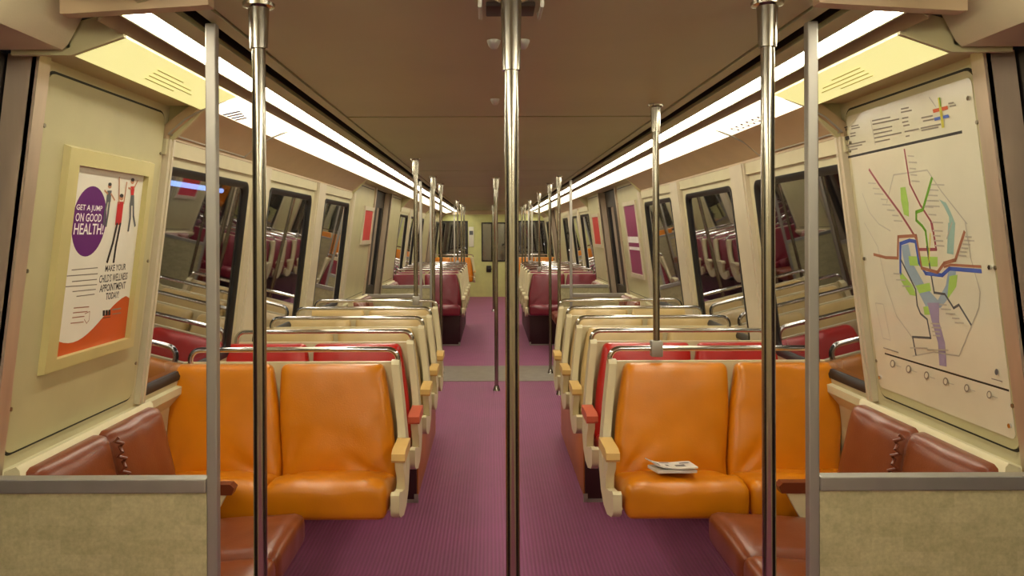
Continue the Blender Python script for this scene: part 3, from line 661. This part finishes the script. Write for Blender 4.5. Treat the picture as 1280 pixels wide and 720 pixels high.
# parts above are laid out with y relative to the back: shift them onto the root
def fix(t):
    for ch in [o for o in bpy.data.objects if o.parent == t or (o.parent and o.parent.parent == t)]:
        for v in ch.data.vertices: v.co.y += t.location.y
ROWS = [(3.5, 'orange', 'arm_tan', 'orange'), (4.14, 'red', 'arm_red', 'red'), (4.8, 'beige', 'arm_tan', 'beige'), (5.42, 'beige', 'arm_tan', 'beige'), (6.02, 'beige', 'arm_tan', 'beige')]
ROWS2 = [11.1, 11.75, 12.4, 13.05, 13.7]
for s in (-1, 1):
    L0 = {('orange', -1): 'orange vinyl double seat left of the aisle, nearest row, empty', ('orange', 1): 'orange vinyl double seat right of the aisle with a newspaper lying on it',
          ('red', -1): 'red vinyl double seat left of the aisle, behind the orange one', ('red', 1): 'red vinyl double seat right of the aisle, behind the orange one'}
    base = make_double(s, ROWS[0][0], 'orange', 'arm_tan', L0[('orange', s)]); fix(base)
    nb = 0
    for Y, up, arm, cn in ROWS[1:]:
        if cn == 'red': lab = L0[('red', s)]
        else:
            lab = 'beige double seat %s of the aisle, %s beige row behind the red seat' % (SN[s], ORD[nb]); nb += 1
        dup(base, (s*.95, Y, 0), lab, mats={'backrest': up, 'seat_cushion': up, 'armrest_pad': arm})
    for k, Y in enumerate(ROWS2):
        dup(base, (s*.95, Y, 0), 'maroon double seat %s of the aisle beyond the middle door, %s row there' % (SN[s], ORD[k]), 'maroon rows beyond the middle door', mats={'backrest': 'maroon', 'seat_cushion': 'maroon', 'armrest_pad': 'shell'})
    dup(base, (s*.95, 18.6, 0), 'orange double seat by the far end wall, %s of the aisle' % SN[s], mats={'backrest': 'orange', 'seat_cushion': 'orange', 'armrest_pad': 'arm_tan'})

# equipment boxes under the rows
for s in (-1, 1):
    for a, b, lab, z in ((4.75, 6.3, 'russet sided equipment box under the beige rows, %s of the aisle', .44), (11.35, 14.0, 'dark equipment box under the maroon rows, %s of the aisle', .44)):
        t = thing('underseat_box', (s*.97, (a+b)/2, 0), lab % SN[s], 'equipment box')
        MB(s).box((.50, a, 0), (1.46, b, z), .006).build('body', 'boxfront', t)
        MB(s).box((.492, a+.015, .03), (.50, b-.015, z-.02), .002).build('side_panel', 'boxside' if a < 8 else 'boxfront', t)
        MB(s).box((.49, a-.006, 0), (.515, a, .05)).box((.51, a-.006, 0), (1.4, a, .02)).build('kick_strip', 'alu', t)

# ------------------------------------------------------------------ side benches (two brown seats along the wall)
def bench(s, y0, y1, label, far_arm=True):
    yc = (y0+y1)/2; t = thing('side_bench', (s*1.15, yc, 0), label, 'seat', 'brown side benches by the doors')
    Lb = 1.335; ln = (y1-y0)
    MB(s).prism([(1.325, .965), (1.335, .975), (1.366, .962), (1.425, .50), (1.425, .40), (.90, .41), (.90, .44), (1.30, .43), (1.275, .52)], 1, y0+.0, y1).build('seat_shell', 'shell', t)
    for k in range(2):
        cy = y0+.02+(ln-.04)*(.25+.5*k); w = (ln-.02)/2-.004
        a = math.atan2(.075, .46)
        def bk(p, cy=cy): return (1.305-p.z+.10*(p.y/.47)-.03, cy+p.x*(1-.02*max(0, p.y/.23)), .725+p.y)
        MB(s).pillow((w, .47, .085), .026, bk, (16, 16, 5), .014, .006, k+y0).build('backrest', 'brown', t, 60)
        def st(p, cy=cy): return (1.0-p.y, cy+p.x, .485+p.z+.02*(p.y/.24))
        MB(s).pillow((w, .51, .125), .036, st, (14, 14, 6), .012, .006, k*3+y0).build('seat_cushion', 'brown', t, 60)
    lc = MB(s); ym = (y0+y1)/2; zig = []
    for q in range(15):
        zz = .60+.024*q; L = 1.214+.10*(zz-.725)/.47
        zig += [(L+.004, ym+(.012 if q % 2 else -.012), zz), (L-.008, ym+(.008 if q % 2 else -.008), zz+.012)]
    lc.tube(zig, .006, 8)
    lc.build('lacing', 'arm_brown', t)
    MB(s).box((.86, y0+.1, 0), (.92, y0+.16, .42)).box((.86, y1-.2, 0), (.92, y1-.14, .42)).build('support_legs', 'alu', t)
    if far_arm:
        MB(s).prism([(1.035, .66), (1.02, .645), (1.03, .62), (1.335, .62), (1.335, .66)], 1, y1-.005, y1+.04).build('armrest', 'arm_brown', t)
        MB(s).prism([(1.05, .622), (1.36, .622), (1.40, .45), (1.14, .47), (1.10, .53)], 1, y1, y1+.02).build('armrest_plate', 'shell', t)
for s in (-1, 1):
    bench(s, 2.15, 3.0, 'brown leather side bench below the %s, behind the partition' % ('health poster' if s < 0 else 'transit map'))
    bench(s, 7.35, 8.25, 'brown side bench just before the middle door, %s side' % SN[s])
    bench(s, 9.86, 10.6, 'brown side bench just beyond the middle door, %s side' % SN[s])
    bench(s, 15.2, 16.1, 'brown side bench just before the far door, %s side' % SN[s])

# ------------------------------------------------------------------ poles
def pole(x, Y, z0, label, r=.016, clamp=False, sleeve=.12, ring=True, group='stainless steel grab poles'):
    t = thing('grab_pole', (x, Y, z0), label, 'pole', group)
    MB().tube([(x, Y, z0+(.0 if clamp else .01)), (x, Y, CEIL-.01)], r, 18).build('pole', 'steel', t)
    MB().tube([(x, Y, CEIL), (x, Y, CEIL-.008), (x, Y, CEIL-.012), (x, Y, CEIL-sleeve)], [r*2.4, r*2.3, r*1.55, r*1.3], 18).build('ceiling_socket', 'steel', t)
    if clamp: MB().box((x-.025, Y-.025, z0-.035), (x+.025, Y+.025, z0+.035), .006).build('rail_clamp', 'alu', t)
    else: MB().tube([(x, Y, 0), (x, Y, .012), (x, Y, .05)], [r*2, r*1.8, r*1.25], 18).build('floor_socket', 'chrome', t)
pole(-.006, 1.9, 0, 'thick steel pole in the middle of the near doorway', .0165, sleeve=.175)
pole(0, 8.12, 0, 'steel pole in the middle of the aisle at the middle door', .019)
pole(0, 16.3, 0, 'steel pole in the middle of the aisle at the far door', .019)
for s in (-1, 1):
    pole(s*.62, 1.95, 0, 'steel pole standing in front of the near partition, %s side' % SN[s], .0165, sleeve=.11)
    pole(s*.62, 7.9, 0, 'steel pole on the near side of the middle door, %s of the aisle' % SN[s], .017)
    pole(s*.62, 9.1, 0, 'steel pole on the far side of the middle door, %s of the aisle' % SN[s], .017)
    pole(s*.62, 15.6, 0, 'steel pole on the near side of the far door, %s of the aisle' % SN[s], .017)
    pole(s*.62, 17.1, 0, 'steel pole on the far side of the far door, %s of the aisle' % SN[s], .017)
    pole(s*.62, 13.712, 1.09, 'steel pole clamped to the rail of the last maroon seat, %s side' % SN[s], .015, True)
pole(.67, 3.512, 1.09, 'steel pole clamped to the grab rail of the right orange seat', .0145, True)
pole(-.62, 6.032, 1.09, 'steel pole clamped to the rail of the last beige seat on the left', .0165, True)
pole(.62, 11.112, 1.09, 'steel pole clamped to the rail of the first maroon seat on the right', .0165, True)

# ------------------------------------------------------------------ ceiling fittings near the pole
t = thing('ceiling_bracket', (-.005, 1.98, CEIL), 'brown box bracket on the ceiling behind the middle pole', 'bracket')
MB().box((-.066, 1.935, CEIL-.012), (.054, 2.03, CEIL), .003).build('box', 'seam', t)
for x in (-.08, .068): MB().tube([(x, 1.9, CEIL), (x, 1.9, CEIL-.02), (x, 2.03, CEIL-.015), (x, 2.04, CEIL)], .005, 8).build('side_prong', 'alu', t)
for k, (x, Y, lab) in enumerate([(-.045, 2.33, 'round ceiling stud just left of the middle pole'), (.04, 2.33, 'round ceiling stud just right of the middle pole'), (-.035, 3.35, 'small ceiling stud farther along, left of the pole')]):
    t = thing('ceiling_stud', (x, Y, CEIL), lab, 'stud')
    MB().tube([(x, Y, CEIL), (x, Y, CEIL-.006), (x, Y, CEIL-.02), (x, Y, CEIL-.026)], [.02, .019, .013, .006], 14).build('cap', 'alu', t)

# ------------------------------------------------------------------ station light out in the tunnel
t = thing('tunnel_light', (-2.45, 5.9, 1.98), 'bluish tube light outside the nearest left window', 'lamp')
MB().box((-2.6, 5.2, 2.0), (-2.42, 7.2, 2.06), .01).build('housing', 'alu', t)
MB().tube([(-2.46, 5.25, 1.985), (-2.46, 7.15, 1.985)], .022, 12).build('tube', emit('bluish_tube', (140, 175, 255), 2.2), t)

# ------------------------------------------------------------------ newspaper on the right orange seat
t = thing('newspaper', (.66, 3.21, .60), 'folded newspaper lying on the right orange seat', 'newspaper')
def sheet(z, x0, x1, y0, y1, amp, ph, rot, m, lift=0, thick=.004):
    b = MB().use(m); n, q = 14, 8; vs = []
    for k in (0, 1):
        for i in range(n+1):
            for j in range(q+1):
                u, v = i/n, j/q; x, y = lerp(x0, x1, u), lerp(y0, y1, v)
                zz = z+amp*math.sin(u*6+ph+v)+lift*max(0, .3-u)**2*8*(1-.4*v)+k*thick-.15*(y-3.2)
                cx, cy = (x0+x1)/2, (y0+y1)/2; ca, sa = math.cos(rot), math.sin(rot)
                vs.append((cx+(x-cx)*ca-(y-cy)*sa, cy+(x-cx)*sa+(y-cy)*ca, zz))
    N = (n+1)*(q+1); fs = []
    for i in range(n):
        for j in range(q):
            a = i*(q+1)+j; fs.append([a, a+1, a+q+2, a+q+1]); fs.append([N+a, N+a+1, N+a+q+2, N+a+q+1])
    for i in range(n):
        for j in (0, q): a = i*(q+1)+j; fs.append([a, a+q+1, N+a+q+1, N+a])
    for j in range(q):
        for i in (0, n): a = i*(q+1)+j; fs.append([a, a+1, N+a+1, N+a])
    b.add(vs, fs)
    return b, vs, N, q, n
NZ = .646
b1, *_ = sheet(NZ, .59, .745, 3.13, 3.29, .001, 0, .06, 'paper', 0, .012); b1.build('lower_fold', None, t)
b2, vs, N, q, n = sheet(NZ+.018, .575, .755, 3.13, 3.30, .003, 1, -.04, 'paper', .03, .005)
b2.use('papertext')
for (i0, i1, j0, j1) in ((8, 11, 2, 4), (1, 3, 1, 4), (4, 7, 6, 7), (10, 13, 5, 6), (5, 6, 2, 4)):
    for i in range(i0, i1):
        for j in range(j0, j1):
            a = N+i*(q+1)+j; quad = [vs[a], vs[a+1], vs[a+q+2], vs[a+q+1]]; b2.add([(v[0], v[1], v[2]+.0012) for v in quad], [(0, 1, 2, 3)])
b2.build('top_fold', None, t)

# boxes on the end wall
t = thing('intercom_panel', (-.54, YE, 1.2), 'white notice panel beside the end door', 'panel')
MB().box((-.60, YE-.03, 1.25), (-.47, YE, 1.75), .01).build('plate', 'white', t)
MB().box((-.58, YE-.035, 1.55), (-.49, YE-.03, 1.65)).build('notice', 'pgreyblue', t)
